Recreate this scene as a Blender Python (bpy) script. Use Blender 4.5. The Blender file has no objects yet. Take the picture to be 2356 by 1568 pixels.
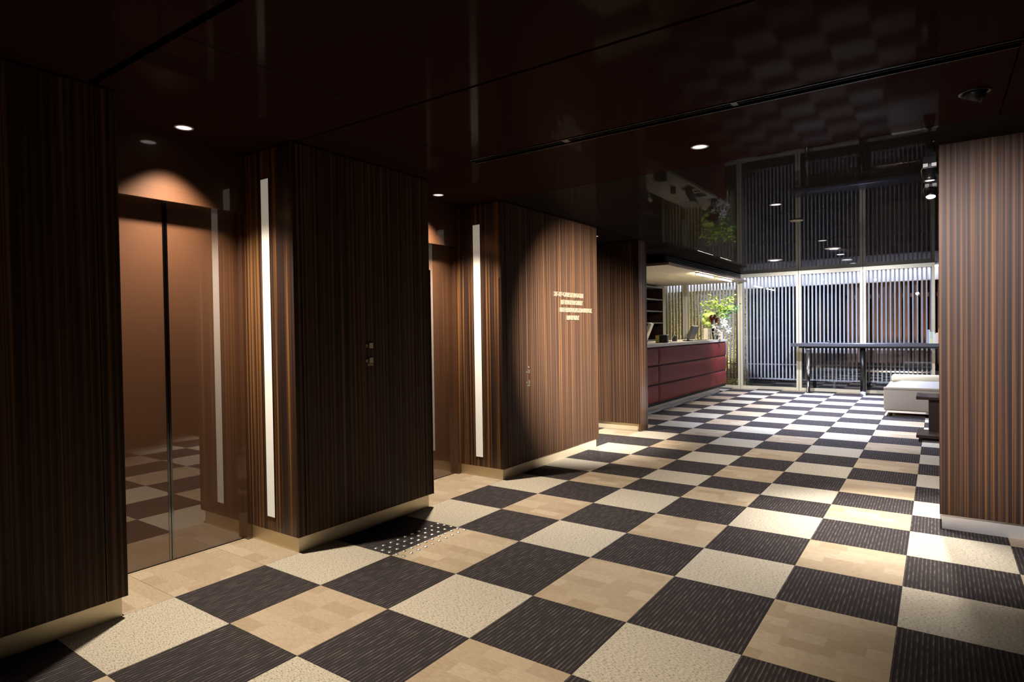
import bpy, bmesh, math, random
from mathutils import Vector, Matrix
random.seed(7)
SC = bpy.context.scene
COL = SC.collection
R = math.radians

# ------------------------------------------------------------------ camera
FPX, YAW, PITCH, ROLL = 1399.867, 0.61099, 0.016791, 0.014395
CAMLOC = Vector((2.1499, -2.5056, 1.3154))
cd = bpy.data.cameras.new('camera'); cam = bpy.data.objects.new('camera', cd); COL.objects.link(cam)
cd.sensor_width = 36.0; cd.lens = 36.0 * FPX / 2356.0; cd.clip_start = 0.02; cd.clip_end = 200
_f = Vector((-math.sin(YAW) * math.cos(PITCH), math.cos(YAW) * math.cos(PITCH), -math.sin(PITCH)))
_r = Vector((math.cos(YAW), math.sin(YAW), 0)); _d = _f.cross(_r)
_r2 = _r * math.cos(ROLL) + _d * math.sin(ROLL); _d2 = -_r * math.sin(ROLL) + _d * math.cos(ROLL)
cam.matrix_world = Matrix(((_r2.x, -_d2.x, -_f.x, CAMLOC.x), (_r2.y, -_d2.y, -_f.y, CAMLOC.y),
                           (_r2.z, -_d2.z, -_f.z, CAMLOC.z), (0, 0, 0, 1)))
SC.camera = cam

# ------------------------------------------------------------------ world, exposure
w = bpy.data.worlds.new('night'); SC.world = w; w.use_nodes = True
w.node_tree.nodes['Background'].inputs['Color'].default_value = (0.35, 0.4, 0.55, 1)
w.node_tree.nodes['Background'].inputs['Strength'].default_value = 0.01
vs = SC.view_settings
vs.view_transform = 'Standard'; vs.look = 'None'; vs.gamma = 1.0; vs.use_curve_mapping = False
vs.exposure = 0.1
try:
    SC.cycles.use_denoising = True
    SC.cycles.adaptive_threshold = 0.02
    SC.cycles.sample_clamp_indirect = 6.0
    SC.cycles.max_bounces = 7; SC.cycles.diffuse_bounces = 3; SC.cycles.glossy_bounces = 4
    SC.cycles.caustics_reflective = False; SC.cycles.caustics_refractive = False
except Exception:
    pass

# lamp colours and powers (each lamp has a housing below; pillar and wash lamps are added)
WARM = (1.0, 0.86, 0.68); NEUT = (1.0, 0.92, 0.82); COOL = (0.74, 0.80, 1.0); VIOL = (0.58, 0.67, 1.0)
P_ALCOVE = 330; P_CORR = 230; P_FAR = 950; P_SIGN = 5000; P_TRACK = 380; P_PILLAR_ADDED = 1000; P_WASH_ADDED = 540

H = 2.46

# ------------------------------------------------------------------ helpers
WORLD = {}
def wloc(o):
    return WORLD.get(o.name, Vector((0, 0, 0))) if o is not None else Vector((0, 0, 0))
def tag(o, label=None, cat=None, group=None, kind=None):
    if label: o['label'] = label
    if cat: o['category'] = cat
    if group: o['group'] = group
    if kind: o['kind'] = kind
    return o
def link(name, data, parent, org):
    o = bpy.data.objects.new(name, data); COL.objects.link(o)
    org = Vector(org); WORLD[o.name] = org
    if parent is not None: o.parent = parent
    o.location = org - wloc(parent)
    return o
def empty(name, loc, label=None, cat=None, group=None, kind=None):
    o = link(name, None, None, loc); o.empty_display_size = 0.05
    return tag(o, label, cat, group, kind)
def mk(name, verts, faces, mat, parent=None, smooth=False):
    vv = [Vector(v) for v in verts]
    lo = Vector((min(v.x for v in vv), min(v.y for v in vv), min(v.z for v in vv)))
    hi = Vector((max(v.x for v in vv), max(v.y for v in vv), max(v.z for v in vv)))
    org = Vector(((lo.x + hi.x) / 2, (lo.y + hi.y) / 2, lo.z))
    me = bpy.data.meshes.new(name); me.from_pydata([tuple(v - org) for v in vv], [], faces); me.update()
    if mat: me.materials.append(mat)
    if smooth:
        for p in me.polygons: p.use_smooth = True
    return link(name, me, parent, org)
def from_bm(name, bm, mat, parent=None, smooth=False):
    bm.verts.index_update()
    vv = [v.co.copy() for v in bm.verts]; ff = [[v.index for v in f.verts] for f in bm.faces]
    bm.free()
    return mk(name, vv, ff, mat, parent, smooth)
CUBEF = [(0, 3, 2, 1), (4, 5, 6, 7), (0, 1, 5, 4), (1, 2, 6, 5), (2, 3, 7, 6), (3, 0, 4, 7)]
def cubev(x0, x1, y0, y1, z0, z1):
    return [(x0, y0, z0), (x1, y0, z0), (x1, y1, z0), (x0, y1, z0), (x0, y0, z1), (x1, y0, z1), (x1, y1, z1), (x0, y1, z1)]
def box(name, x0, x1, y0, y1, z0, z1, mat, parent=None, bev=0.0, seg=1):
    if bev <= 0:
        return mk(name, cubev(x0, x1, y0, y1, z0, z1), CUBEF, mat, parent)
    bm = bmesh.new()
    vs_ = [bm.verts.new(v) for v in cubev(x0, x1, y0, y1, z0, z1)]
    for f in CUBEF: bm.faces.new([vs_[i] for i in f])
    bmesh.ops.bevel(bm, geom=bm.edges[:], offset=bev, segments=seg, affect='EDGES', profile=0.5)
    return from_bm(name, bm, mat, parent, seg > 1)
def boxes(name, lst, mat, parent=None):
    V = []; F = []
    for b in lst:
        n = len(V); V += cubev(*b); F += [tuple(i + n for i in f) for f in CUBEF]
    return mk(name, V, F, mat, parent)
def lathe(name, prof, c, mat, parent=None, n=24, axis='z', smooth=True, M=None):
    V = []; F = []
    for (r, z) in prof:
        for k in range(n):
            a = 2 * math.pi * k / n
            V.append(Vector((r * math.cos(a), r * math.sin(a), z)))
    for i in range(len(prof) - 1):
        for k in range(n):
            k2 = (k + 1) % n
            F.append((i * n + k, i * n + k2, (i + 1) * n + k2, (i + 1) * n + k))
    if prof[0][0] > 1e-6: F.append(tuple(reversed(range(n))))
    if prof[-1][0] > 1e-6: F.append(tuple((len(prof) - 1) * n + k for k in range(n)))
    if M is not None: V = [M @ v for v in V]
    V = [v + Vector(c) for v in V]
    o = mk(name, V, F, mat, parent)
    if smooth:
        me = o.data
        for p in me.polygons: p.use_smooth = len(p.vertices) == 4
    return o
def tube(name, pts, r, mat, parent=None, n=8):
    pts = [Vector(p) for p in pts]; V = []; F = []
    for i, p in enumerate(pts):
        t = (pts[min(i + 1, len(pts) - 1)] - pts[max(i - 1, 0)]).normalized()
        a = t.orthogonal().normalized(); b = t.cross(a)
        rr = r[i] if isinstance(r, (list, tuple)) else r
        for k in range(n):
            an = 2 * math.pi * k / n; V.append(p + a * math.cos(an) * rr + b * math.sin(an) * rr)
    for i in range(len(pts) - 1):
        for k in range(n):
            F.append((i * n + k, i * n + (k + 1) % n, (i + 1) * n + (k + 1) % n, (i + 1) * n + k))
    F.append(tuple(reversed(range(n)))); F.append(tuple((len(pts) - 1) * n + k for k in range(n)))
    o = mk(name, V, F, mat, parent)
    for p in o.data.polygons: p.use_smooth = len(p.vertices) == 4
    return o
def dup(o, name, org, parent=None):
    c = o.copy(); c.name = name; COL.objects.link(c)
    WORLD[c.name] = Vector(org); c.parent = parent; c.location = Vector(org) - wloc(parent)
    return c

# ------------------------------------------------------------------ materials
def nodes(name):
    m = bpy.data.materials.new(name); m.use_nodes = True
    nt = m.node_tree; b = nt.nodes['Principled BSDF']
    return m, nt, b
def N(nt, typ, **kw):
    n = nt.nodes.new(typ)
    for k, v in kw.items(): setattr(n, k, v)
    return n
def setin(b, **kw):
    for k, v in kw.items():
        k = k.replace('_', ' ')
        if k in b.inputs: b.inputs[k].default_value = v
def plain(name, col, rough=0.5, metal=0.0, noise=0.0, nscale=30.0, **kw):
    m, nt, b = nodes(name)
    setin(b, Roughness=rough, Metallic=metal); b.inputs['Base Color'].default_value = (*col, 1)
    setin(b, **kw)
    if noise > 0:
        g = N(nt, 'ShaderNodeNewGeometry'); t = N(nt, 'ShaderNodeTexNoise'); t.inputs['Scale'].default_value = nscale
        t.inputs['Detail'].default_value = 3
        nt.links.new(g.outputs['Position'], t.inputs['Vector'])
        r = N(nt, 'ShaderNodeMapRange'); r.inputs['To Min'].default_value = 1 - noise; r.inputs['To Max'].default_value = 1 + noise
        nt.links.new(t.outputs['Fac'], r.inputs['Value'])
        mx = N(nt, 'ShaderNodeMix', data_type='RGBA', blend_type='MULTIPLY'); mx.inputs['Factor'].default_value = 1
        mx.inputs[6].default_value = (*col, 1); nt.links.new(r.outputs['Result'], mx.inputs[7])
        nt.links.new(mx.outputs[2], b.inputs['Base Color'])
    return m
def emis(name, col, s, base=(0.8, 0.8, 0.8)):
    m, nt, b = nodes(name)
    b.inputs['Base Color'].default_value = (*base, 1)
    b.inputs['Emission Color'].default_value = (*col, 1); b.inputs['Emission Strength'].default_value = s
    return m
def ramp(nt, stops):
    r = N(nt, 'ShaderNodeValToRGB'); e = r.color_ramp.elements
    e[0].position, e[0].color = stops[0][0], (*stops[0][1], 1)
    e[1].position, e[1].color = stops[-1][0], (*stops[-1][1], 1)
    for p, c in stops[1:-1]:
        x = e.new(p); x.color = (*c, 1)
    return r
def coords(nt, mx, my, mz, src='Position'):
    """world position -> (mx.p, my.p, mz.p)"""
    g = N(nt, 'ShaderNodeNewGeometry'); c = N(nt, 'ShaderNodeCombineXYZ')
    for i, v in enumerate((mx, my, mz)):
        d = N(nt, 'ShaderNodeVectorMath', operation='DOT_PRODUCT'); d.inputs[1].default_value = v
        nt.links.new(g.outputs['Position'], d.inputs[0]); nt.links.new(d.outputs['Value'], c.inputs[i])
    return c.outputs[0]
def veneer(name, gain=1.0, coat=0.35, rough=0.38, crough=0.12, spec=0.4):
    m, nt, b = nodes(name)
    v1 = coords(nt, (34, 34, 0), (0, 0, 0.22), (0, 0, 0))
    v2 = coords(nt, (110, 110, 0), (0, 0, 0.5), (3.3, 0, 0))
    v3 = coords(nt, (9, 9, 0), (0, 0, 0.15), (0, 0, 0))
    def nz(v, det, dist=0.0):
        t = N(nt, 'ShaderNodeTexNoise'); t.inputs['Scale'].default_value = 1; t.inputs['Detail'].default_value = det
        t.inputs['Roughness'].default_value = 0.6; nt.links.new(v, t.inputs['Vector']); return t.outputs['Fac']
    a = nz(v1, 2); c = nz(v2, 1); e = nz(v3, 1)
    mth = N(nt, 'ShaderNodeMath', operation='MULTIPLY_ADD'); nt.links.new(c, mth.inputs[0]); mth.inputs[1].default_value = 0.45
    nt.links.new(a, mth.inputs[2])
    m2 = N(nt, 'ShaderNodeMath', operation='MULTIPLY_ADD'); nt.links.new(e, m2.inputs[0]); m2.inputs[1].default_value = 0.35
    nt.links.new(mth.outputs[0], m2.inputs[2])
    g = gain
    r = ramp(nt, [(0.70, (0.030 * g, 0.016 * g, 0.014 * g)), (0.86, (0.060 * g, 0.029 * g, 0.021 * g)),
                  (0.93, (0.15 * g, 0.070 * g, 0.029 * g)), (1.0, (0.36 * g, 0.165 * g, 0.055 * g))])
    nt.links.new(m2.outputs[0], r.inputs['Fac']); nt.links.new(r.outputs['Color'], b.inputs['Base Color'])
    setin(b, Roughness=rough, Coat_Weight=coat, Coat_Roughness=crough, Specular_IOR_Level=spec)
    return m
def veneer_fine(name, gain=1.0, coat=0.04, rough=0.5, crough=0.35, spec=0.18):
    m, nt, b = nodes(name)
    def nz(v, det):
        t = N(nt, 'ShaderNodeTexNoise'); t.inputs['Scale'].default_value = 1; t.inputs['Detail'].default_value = det
        t.inputs['Roughness'].default_value = 0.6; nt.links.new(v, t.inputs['Vector']); return t.outputs['Fac']
    def mad(a, k, c):
        q = N(nt, 'ShaderNodeMath', operation='MULTIPLY_ADD'); nt.links.new(a, q.inputs[0]); q.inputs[1].default_value = k
        if isinstance(c, float): q.inputs[2].default_value = c
        else: nt.links.new(c, q.inputs[2])
        return q.outputs[0]
    base = coords(nt, (1, 1, 0), (0, 0, 1), (0, 0, 0)); sp = N(nt, 'ShaderNodeSeparateXYZ'); nt.links.new(base, sp.inputs[0])
    warp = nz(coords(nt, (7, 7, 0), (0, 0, 0.12), (0, 0, 0)), 2)
    ph = mad(sp.outputs[0], 2 * math.pi / 0.032, mad(warp, 9.0, 0.0))
    sn = N(nt, 'ShaderNodeMath', operation='SINE'); nt.links.new(ph, sn.inputs[0])
    fine = nz(coords(nt, (190, 190, 0), (0, 0, 0.4), (3.3, 0, 0)), 2)
    mid = nz(coords(nt, (50, 50, 0), (0, 0, 0.2), (0, 0, 0)), 1)
    tot = mad(sn.outputs[0], 0.11, mad(fine, 0.9, mad(mid, 0.85, -0.37)))
    g = gain
    r = ramp(nt, [(0.22, (0.034 * g, 0.020 * g, 0.016 * g)), (0.48, (0.070 * g, 0.038 * g, 0.026 * g)),
                  (0.64, (0.165 * g, 0.080 * g, 0.036 * g)), (0.82, (0.30 * g, 0.143 * g, 0.055 * g))])
    nt.links.new(tot, r.inputs['Fac']); nt.links.new(r.outputs['Color'], b.inputs['Base Color'])
    setin(b, Roughness=rough, Coat_Weight=coat, Coat_Roughness=crough, Specular_IOR_Level=spec)
    return m
def carpet_bump(nt, b, vec, strength=0.5, dist=0.004):
    bp = N(nt, 'ShaderNodeBump'); bp.inputs['Strength'].default_value = strength; bp.inputs['Distance'].default_value = dist
    nt.links.new(vec, bp.inputs['Height']); nt.links.new(bp.outputs['Normal'], b.inputs['Normal'])
def noise(nt, vec, scale=1.0, det=2.0, rough=0.5):
    t = N(nt, 'ShaderNodeTexNoise'); t.inputs['Scale'].default_value = scale; t.inputs['Detail'].default_value = det
    t.inputs['Roughness'].default_value = rough; nt.links.new(vec, t.inputs['Vector']); return t.outputs['Fac']
def carpet_dark():
    m, nt, b = nodes('carpet_charcoal_rib')
    # ribs run along Y, every 18.5 mm, broken into dashes
    vx = coords(nt, (1, 0, 0), (0, 1, 0), (0, 0, 1))
    sx = N(nt, 'ShaderNodeSeparateXYZ'); nt.links.new(vx, sx.inputs[0])
    md = N(nt, 'ShaderNodeMath', operation='MULTIPLY'); nt.links.new(sx.outputs[0], md.inputs[0]); md.inputs[1].default_value = 2 * math.pi / 0.0185
    sn = N(nt, 'ShaderNodeMath', operation='SINE'); nt.links.new(md.outputs[0], sn.inputs[0])
    nz = noise(nt, coords(nt, (54, 0, 0), (0, 14, 0), (0, 0, 1)), 1, 2)
    ad = N(nt, 'ShaderNodeMath', operation='MULTIPLY_ADD'); nt.links.new(nz, ad.inputs[0]); ad.inputs[1].default_value = 2.6
    nt.links.new(sn.outputs[0], ad.inputs[2])
    fine = noise(nt, vx, 260, 2)
    a2 = N(nt, 'ShaderNodeMath', operation='MULTIPLY_ADD'); nt.links.new(fine, a2.inputs[0]); a2.inputs[1].default_value = 1.2
    nt.links.new(ad.outputs[0], a2.inputs[2])
    mr = N(nt, 'ShaderNodeMapRange'); mr.inputs['From Min'].default_value = 1.9; mr.inputs['From Max'].default_value = 3.25
    nt.links.new(a2.outputs[0], mr.inputs['Value'])
    r = ramp(nt, [(0.0, (0.030, 0.025, 0.026)), (0.6, (0.052, 0.044, 0.046)), (1.0, (0.125, 0.107, 0.110))])
    nt.links.new(mr.outputs['Result'], r.inputs['Fac']); nt.links.new(r.outputs['Color'], b.inputs['Base Color'])
    setin(b, Roughness=0.95, Specular_IOR_Level=0.15); carpet_bump(nt, b, a2.outputs[0], 0.35, 0.003)
    return m
def carpet_cream():
    m, nt, b = nodes('carpet_cream_loop')
    nz = noise(nt, coords(nt, (75, 0, 0), (0, 230, 0), (0, 0, 1)), 1, 2)
    vx = coords(nt, (1, 0, 0), (0, 1, 0), (0, 0, 1)); fine = noise(nt, vx, 300, 2)
    ad = N(nt, 'ShaderNodeMath', operation='MULTIPLY_ADD'); nt.links.new(fine, ad.inputs[0]); ad.inputs[1].default_value = 0.5; nt.links.new(nz, ad.inputs[2])
    r = ramp(nt, [(0.58, (0.19, 0.165, 0.125)), (0.69, (0.45, 0.405, 0.33)), (0.95, (0.57, 0.52, 0.435))])
    nt.links.new(ad.outputs[0], r.inputs['Fac']); nt.links.new(r.outputs['Color'], b.inputs['Base Color'])
    setin(b, Roughness=0.95, Specular_IOR_Level=0.15); carpet_bump(nt, b, ad.outputs[0], 0.3, 0.003)
    return m
def carpet_tan():
    m, nt, b = nodes('carpet_tan_patch')
    v = coords(nt, (1, 0, 0), (0, 1, 0), (0, 0, 0))
    br = N(nt, 'ShaderNodeTexBrick'); nt.links.new(v, br.inputs['Vector'])
    br.inputs['Scale'].default_value = 1.0; br.inputs['Brick Width'].default_value = 0.21; br.inputs['Row Height'].default_value = 0.0833
    br.inputs['Mortar Size'].default_value = 0.0; br.inputs['Bias'].default_value = 0.0
    br.offset = 0.37; br.offset_frequency = 2; br.squash = 0.7; br.squash_frequency = 3
    br.inputs['Color1'].default_value = (0.365, 0.283, 0.192, 1); br.inputs['Color2'].default_value = (0.46, 0.375, 0.275, 1)
    nz = noise(nt, coords(nt, (28, 0, 0), (0, 240, 0), (0, 0, 1)), 1, 3)
    mr = N(nt, 'ShaderNodeMapRange'); mr.inputs['From Min'].default_value = 0.3; mr.inputs['From Max'].default_value = 0.7
    mr.inputs['To Min'].default_value = 0.82; mr.inputs['To Max'].default_value = 1.12; nt.links.new(nz, mr.inputs['Value'])
    mx = N(nt, 'ShaderNodeMix', data_type='RGBA', blend_type='MULTIPLY'); mx.inputs['Factor'].default_value = 1
    nt.links.new(br.outputs['Color'], mx.inputs[6]); nt.links.new(mr.outputs['Result'], mx.inputs[7])
    nt.links.new(mx.outputs[2], b.inputs['Base Color'])
    setin(b, Roughness=0.95, Specular_IOR_Level=0.15); carpet_bump(nt, b, nz, 0.3, 0.003)
    return m
def brushed(name, col, rough=0.33, metal=1.0, along='y'):
    m, nt, b = nodes(name)
    v = coords(nt, (3, 0, 0), (0, 3, 0), (0, 0, 500)) if along != 'z' else coords(nt, (400, 0, 0), (0, 400, 0), (0, 0, 3))
    nz = noise(nt, v, 1, 2)
    mr = N(nt, 'ShaderNodeMapRange'); mr.inputs['To Min'].default_value = rough - 0.1; mr.inputs['To Max'].default_value = rough + 0.12
    nt.links.new(nz, mr.inputs['Value']); nt.links.new(mr.outputs['Result'], b.inputs['Roughness'])
    b.inputs['Base Color'].default_value = (*col, 1); setin(b, Metallic=metal)
    return m
def glass(name, tint=(0.93, 0.95, 0.96)):
    m = bpy.data.materials.new(name); m.use_nodes = True; nt = m.node_tree; nt.nodes.clear()
    o = N(nt, 'ShaderNodeOutputMaterial'); mx = N(nt, 'ShaderNodeMixShader'); t = N(nt, 'ShaderNodeBsdfTransparent')
    g = N(nt, 'ShaderNodeBsdfGlossy'); fr = N(nt, 'ShaderNodeFresnel'); fr.inputs['IOR'].default_value = 1.55
    t.inputs['Color'].default_value = (*tint, 1); g.inputs['Roughness'].default_value = 0.0
    nt.links.new(fr.outputs[0], mx.inputs[0]); nt.links.new(t.outputs[0], mx.inputs[1]); nt.links.new(g.outputs[0], mx.inputs[2])
    nt.links.new(mx.outputs[0], o.inputs['Surface']); return m
def lacquer(name, col, ior=1.5, wt=1.0, crough=0.04):
    m, nt, b = nodes(name)
    b.inputs['Base Color'].default_value = (*col, 1)
    setin(b, Roughness=0.5, Specular_IOR_Level=0.0, Coat_Weight=wt, Coat_IOR=ior, Coat_Roughness=crough)
    g = N(nt, 'ShaderNodeNewGeometry'); nz = noise(nt, g.outputs['Position'], 1.7, 1)
    bp = N(nt, 'ShaderNodeBump'); bp.inputs['Strength'].default_value = 0.02; bp.inputs['Distance'].default_value = 0.02
    nt.links.new(nz, bp.inputs['Height']); nt.links.new(bp.outputs['Normal'], b.inputs['Coat Normal'])
    return m
def pebble():
    m, nt, b = nodes('golden_pebbles')
    v = coords(nt, (1, 0, 0), (0, 1, 0), (0, 0, 1))
    vo = N(nt, 'ShaderNodeTexVoronoi'); vo.inputs['Scale'].default_value = 38; nt.links.new(v, vo.inputs['Vector'])
    nz = noise(nt, v, 60, 3)
    mx = N(nt, 'ShaderNodeMath', operation='MULTIPLY_ADD'); nt.links.new(nz, mx.inputs[0]); mx.inputs[1].default_value = 0.9
    nt.links.new(vo.outputs['Distance'], mx.inputs[2])
    r = ramp(nt, [(0.55, (0.05, 0.04, 0.02)), (0.8, (0.30, 0.25, 0.12)), (1.0, (0.75, 0.68, 0.42))])
    nt.links.new(mx.outputs[0], r.inputs['Fac']); nt.links.new(r.outputs['Color'], b.inputs['Base Color'])
    setin(b, Roughness=0.6); carpet_bump(nt, b, mx.outputs[0], 0.8, 0.02)
    return m

M_WOOD = veneer_fine('ebony_veneer', 0.52); M_WOODG = veneer('ebony_veneer_gloss', 0.5, 0.3, 0.4, 0.15)
M_CORE = plain('black_core', (0.004, 0.003, 0.003), 0.6)
M_CEILA = lacquer('ceiling_lacquer_brown', (0.030, 0.013, 0.011), 1.40, 0.04, 0.06)
M_CEILB = lacquer('ceiling_lacquer_black', (0.020, 0.016, 0.015), 1.40, 0.10, 0.015)
M_DARK = carpet_dark(); M_CREAM = carpet_cream(); M_TAN = carpet_tan()
M_STEEL = brushed('brushed_champagne_steel', (0.80, 0.70, 0.50), 0.42, 0.6)
M_STEELC = brushed('brushed_steel', (0.72, 0.70, 0.68), 0.36, 0.65)
M_CHROME = plain('chrome', (0.8, 0.8, 0.82), 0.08, 1.0)
M_STUD = plain('stud_steel', (0.85, 0.84, 0.82), 0.3, 0.85)
M_BLACK = plain('black_satin', (0.008, 0.007, 0.007), 0.35)
M_BLACKM = plain('black_matt', (0.006, 0.006, 0.006), 0.8)
def door_mat(gain=0.5, ior=2.5):
    m, nt, b = nodes('bronze_door_lacquer')
    v = coords(nt, (2, 0, 0), (0, 2, 0), (0, 0, 420)); nz = noise(nt, v, 1, 2)
    r = ramp(nt, [(0.3, (gain * 0.18, gain * 0.076, gain * 0.036)), (0.7, (gain * 0.215, gain * 0.092, gain * 0.044))])
    nt.links.new(nz, r.inputs['Fac']); nt.links.new(r.outputs['Color'], b.inputs['Base Color'])
    setin(b, Roughness=0.42, Metallic=0.25, Coat_Weight=1.0, Coat_IOR=ior, Coat_Roughness=0.015)
    return m
M_DOOR = door_mat()
M_TRANS = door_mat(0.42, 1.85); M_TRANS.name = 'bronze_transom'; M_TRANS.node_tree.nodes['Principled BSDF'].inputs['Coat Roughness'].default_value = 0.06
M_EDGE = plain('door_edge_steel', (0.22, 0.22, 0.22), 0.15, 1.0)
M_PALE = plain('pale_seal', (0.6, 0.57, 0.5), 0.6)
M_STRIP = emis('lit_acrylic', (1.0, 0.95, 0.80), 0.20, (0.85, 0.84, 0.80))
M_LAMP = emis('downlight_lens', (1.0, 0.96, 0.98), 0.9, (0.4, 0.4, 0.4))
M_DISC = emis('disc_added_glow', (1.0, 0.92, 0.78), 0.35, (0.6, 0.58, 0.5))  # pale disc face with a faint glow added
M_LAMPH = emis('spot_lens', (1.0, 0.97, 1.0), 8.0)
M_LAMPC = emis('soffit_lens', (1.0, 0.9, 0.7), 1.5)
M_WHITEM = plain('white_trim', (0.72, 0.71, 0.69), 0.45)
M_GREYM = plain('grey_trim', (0.30, 0.28, 0.26), 0.4)
M_RED = None
def leather():
    m, nt, b = nodes('red_leather')
    v = coords(nt, (1, 0, 0), (0, 1, 0), (0, 0, 1)); nz = noise(nt, v, 220, 3)
    r = ramp(nt, [(0.3, (0.165, 0.022, 0.018)), (0.7, (0.21, 0.030, 0.024))])
    nt.links.new(nz, r.inputs['Fac']); nt.links.new(r.outputs['Color'], b.inputs['Base Color'])
    setin(b, Roughness=0.55, Specular_IOR_Level=0.3); carpet_bump(nt, b, nz, 0.15, 0.002); return m
M_RED = leather()
M_STONE = plain('pale_worktop', (0.70, 0.66, 0.60), 0.35, 0, 0.12, 40)
M_CREAMP = plain('cream_soffit', (0.78, 0.68, 0.50), 0.6, 0, 0.03, 6)
M_CANLIP = plain('taupe_lip', (0.30, 0.22, 0.17), 0.5)
M_FRAME = plain('champagne_frame', (0.68, 0.60, 0.42), 0.4, 0.2)
M_GLASS = glass('window_glass')
M_SLAT = plain('white_slat', (0.78, 0.77, 0.80), 0.45)
M_BEAM = plain('white_beam', (0.80, 0.80, 0.84), 0.6)
M_BOARD = plain('brown_board', (0.20, 0.105, 0.065), 0.6, 0, 0.3, 9)
M_PEB = pebble()
M_NIGHT = plain('night_wall', (0.012, 0.010, 0.015), 0.8)
M_GROUND = plain('outdoor_paving', (0.06, 0.06, 0.065), 0.8, 0, 0.2, 15)
M_WALLB = plain('dark_painted_wall', (0.03, 0.022, 0.018), 0.6)
M_LAV = plain('pale_plaster', (0.55, 0.53, 0.56), 0.7, 0, 0.05, 12)
M_FABRIC = plain('oatmeal_fabric', (0.25, 0.21, 0.16), 0.9, 0, 0.22, 130)
M_FABRICL = plain('cream_fabric', (0.48, 0.42, 0.29), 0.85, 0, 0.1, 90)
M_SEAT = plain('white_upholstery', (0.36, 0.345, 0.33), 0.8, 0, 0.05, 60)
M_DWOOD = plain('dark_stained_wood', (0.024, 0.011, 0.008), 0.28, 0, 0.25, 25, Coat_Weight=0.15, Coat_Roughness=0.15, Specular_IOR_Level=0.25)
M_TABLE = plain('charcoal_table', (0.05, 0.05, 0.055), 0.35, 0, 0.1, 40)
M_PLAST = plain('dark_plastic', (0.035, 0.035, 0.038), 0.35)
M_GREYP = plain('grey_plastic', (0.15, 0.145, 0.15), 0.4)
M_BRONZE = plain('bronze_button', (0.42, 0.31, 0.17), 0.35, 0.8)
M_SILVER = brushed('silver_button', (0.62, 0.58, 0.50), 0.35, 1.0, 'z')
M_LETTER = plain('polished_gold_letter', (0.88, 0.78, 0.58), 0.28, 0.8)
M_PAPER = plain('paper_white', (0.75, 0.74, 0.70), 0.7)

# ------------------------------------------------------------------ floor
VL = [-5.5, -5.0, -4.5, -4.0, -3.5, -3.0, -2.5, -2.0, -1.5, -1.0, -0.5, 0.0, 0.61, 1.11, 1.61, 2.11, 2.51, 2.925]
VI = list(range(-11, 7))
while VL[-1] < 11.0:
    VL.append(VL[-1] + 0.4955); VI.append(VI[-1] + 1)
VL[-1] = 11.14
YWIN = 11.15
UL = [-1.0 + 0.5 * i for i in range(0, 11)]     # i = -2 .. 8
fl = box('floor', -4.0, 4.6, -5.6, YWIN + 0.05, -0.12, -0.006, M_CORE); tag(fl, kind='structure')
TILE = {}
def tile(x0, x1, y0, y1, mat):
    g = 0.0008
    key = (round(x1 - x0, 3), round(y1 - y0, 3), mat.name); org = ((x0 + x1) / 2, (y0 + y1) / 2, -0.006)
    if key in TILE: return dup(TILE[key], 'carpet_tile', org, fl)
    o = box('carpet_tile', x0 + g, x1 - g, y0 + g, y1 - g, -0.006, 0.0, mat, fl); TILE[key] = o; return o
def tmat(i, j):
    if (i + j) % 2 == 0: return M_DARK
    return M_CREAM if i % 2 == 0 else M_TAN
rest = {M_DARK: [], M_CREAM: [], M_TAN: []}
for jj in range(len(VL) - 1):
    j = VI[jj]
    for ii in range(len(UL) - 1):
        i = ii - 2; x0, x1, y0, y1 = UL[ii], UL[ii + 1], VL[jj], VL[jj + 1]
        seen = j >= -5 and i <= 5 and not (j < -2 and i > 4) and not (i > 4 and j > 14)
        if seen: tile(x0, x1, y0, y1, tmat(i, j))
        else: rest[tmat(i, j)].append((x0, x1, y0, y1, -0.006, 0.0))
# office side, left of the lobby line (behind the fourth pier)
for jj in range(len(VL) - 1):
    j = VI[jj]
    if VL[jj] < 4.8: continue
    for i in (-3, -4, -5, -6):
        x0, x1 = i * 0.5, i * 0.5 + 0.5
        if i == -3: tile(x0, x1, VL[jj], VL[jj + 1], tmat(i, j))
        else: rest[tmat(i, j)].append((x0, x1, VL[jj], VL[jj + 1], -0.006, 0.0))
for k, v in rest.items():
    if v: o = boxes('carpet_beyond_view', v, k, fl); o['kind'] = 'stuff'
for (ya, yb, cuts, xa) in ((-1.23, -0.26, (-1.0, -0.5), -1.55), (0.86, 1.85, (1.11, 1.61), -1.55), (3.6, 4.86, (3.916, 4.412), -2.6)):
    ys = [ya, *cuts, yb]
    xs = [-1.0, -1.5, xa] if xa > -2 else [-1.0, -1.5, -2.0, xa]
    for a, b in zip(ys, ys[1:]):
        for c, d in zip(xs[1:], xs):
            tile(c, d, a, b, M_TAN if xa > -2 else (M_DARK if (round(c * 2) + (a > 4.4)) % 2 else M_TAN))

# tactile studs
ts = empty('tactile_strip', (-0.542, 0.308, 0), 'block of fifty round metal tactile studs on carpet before the middle pier', 'tactile studs')
st = lathe('stud', [(0.0125, 0.0), (0.0125, 0.001), (0.011, 0.004), (0.007, 0.0062), (0.0, 0.0068)], (-0.66, 0.03, 0), M_STUD, ts, 14)
for a in range(5):
    for b in range(10):
        if a or b: dup(st, 'stud', (-0.66 + a * 0.0588, 0.03 + b * 0.0619, 0), ts)

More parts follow.
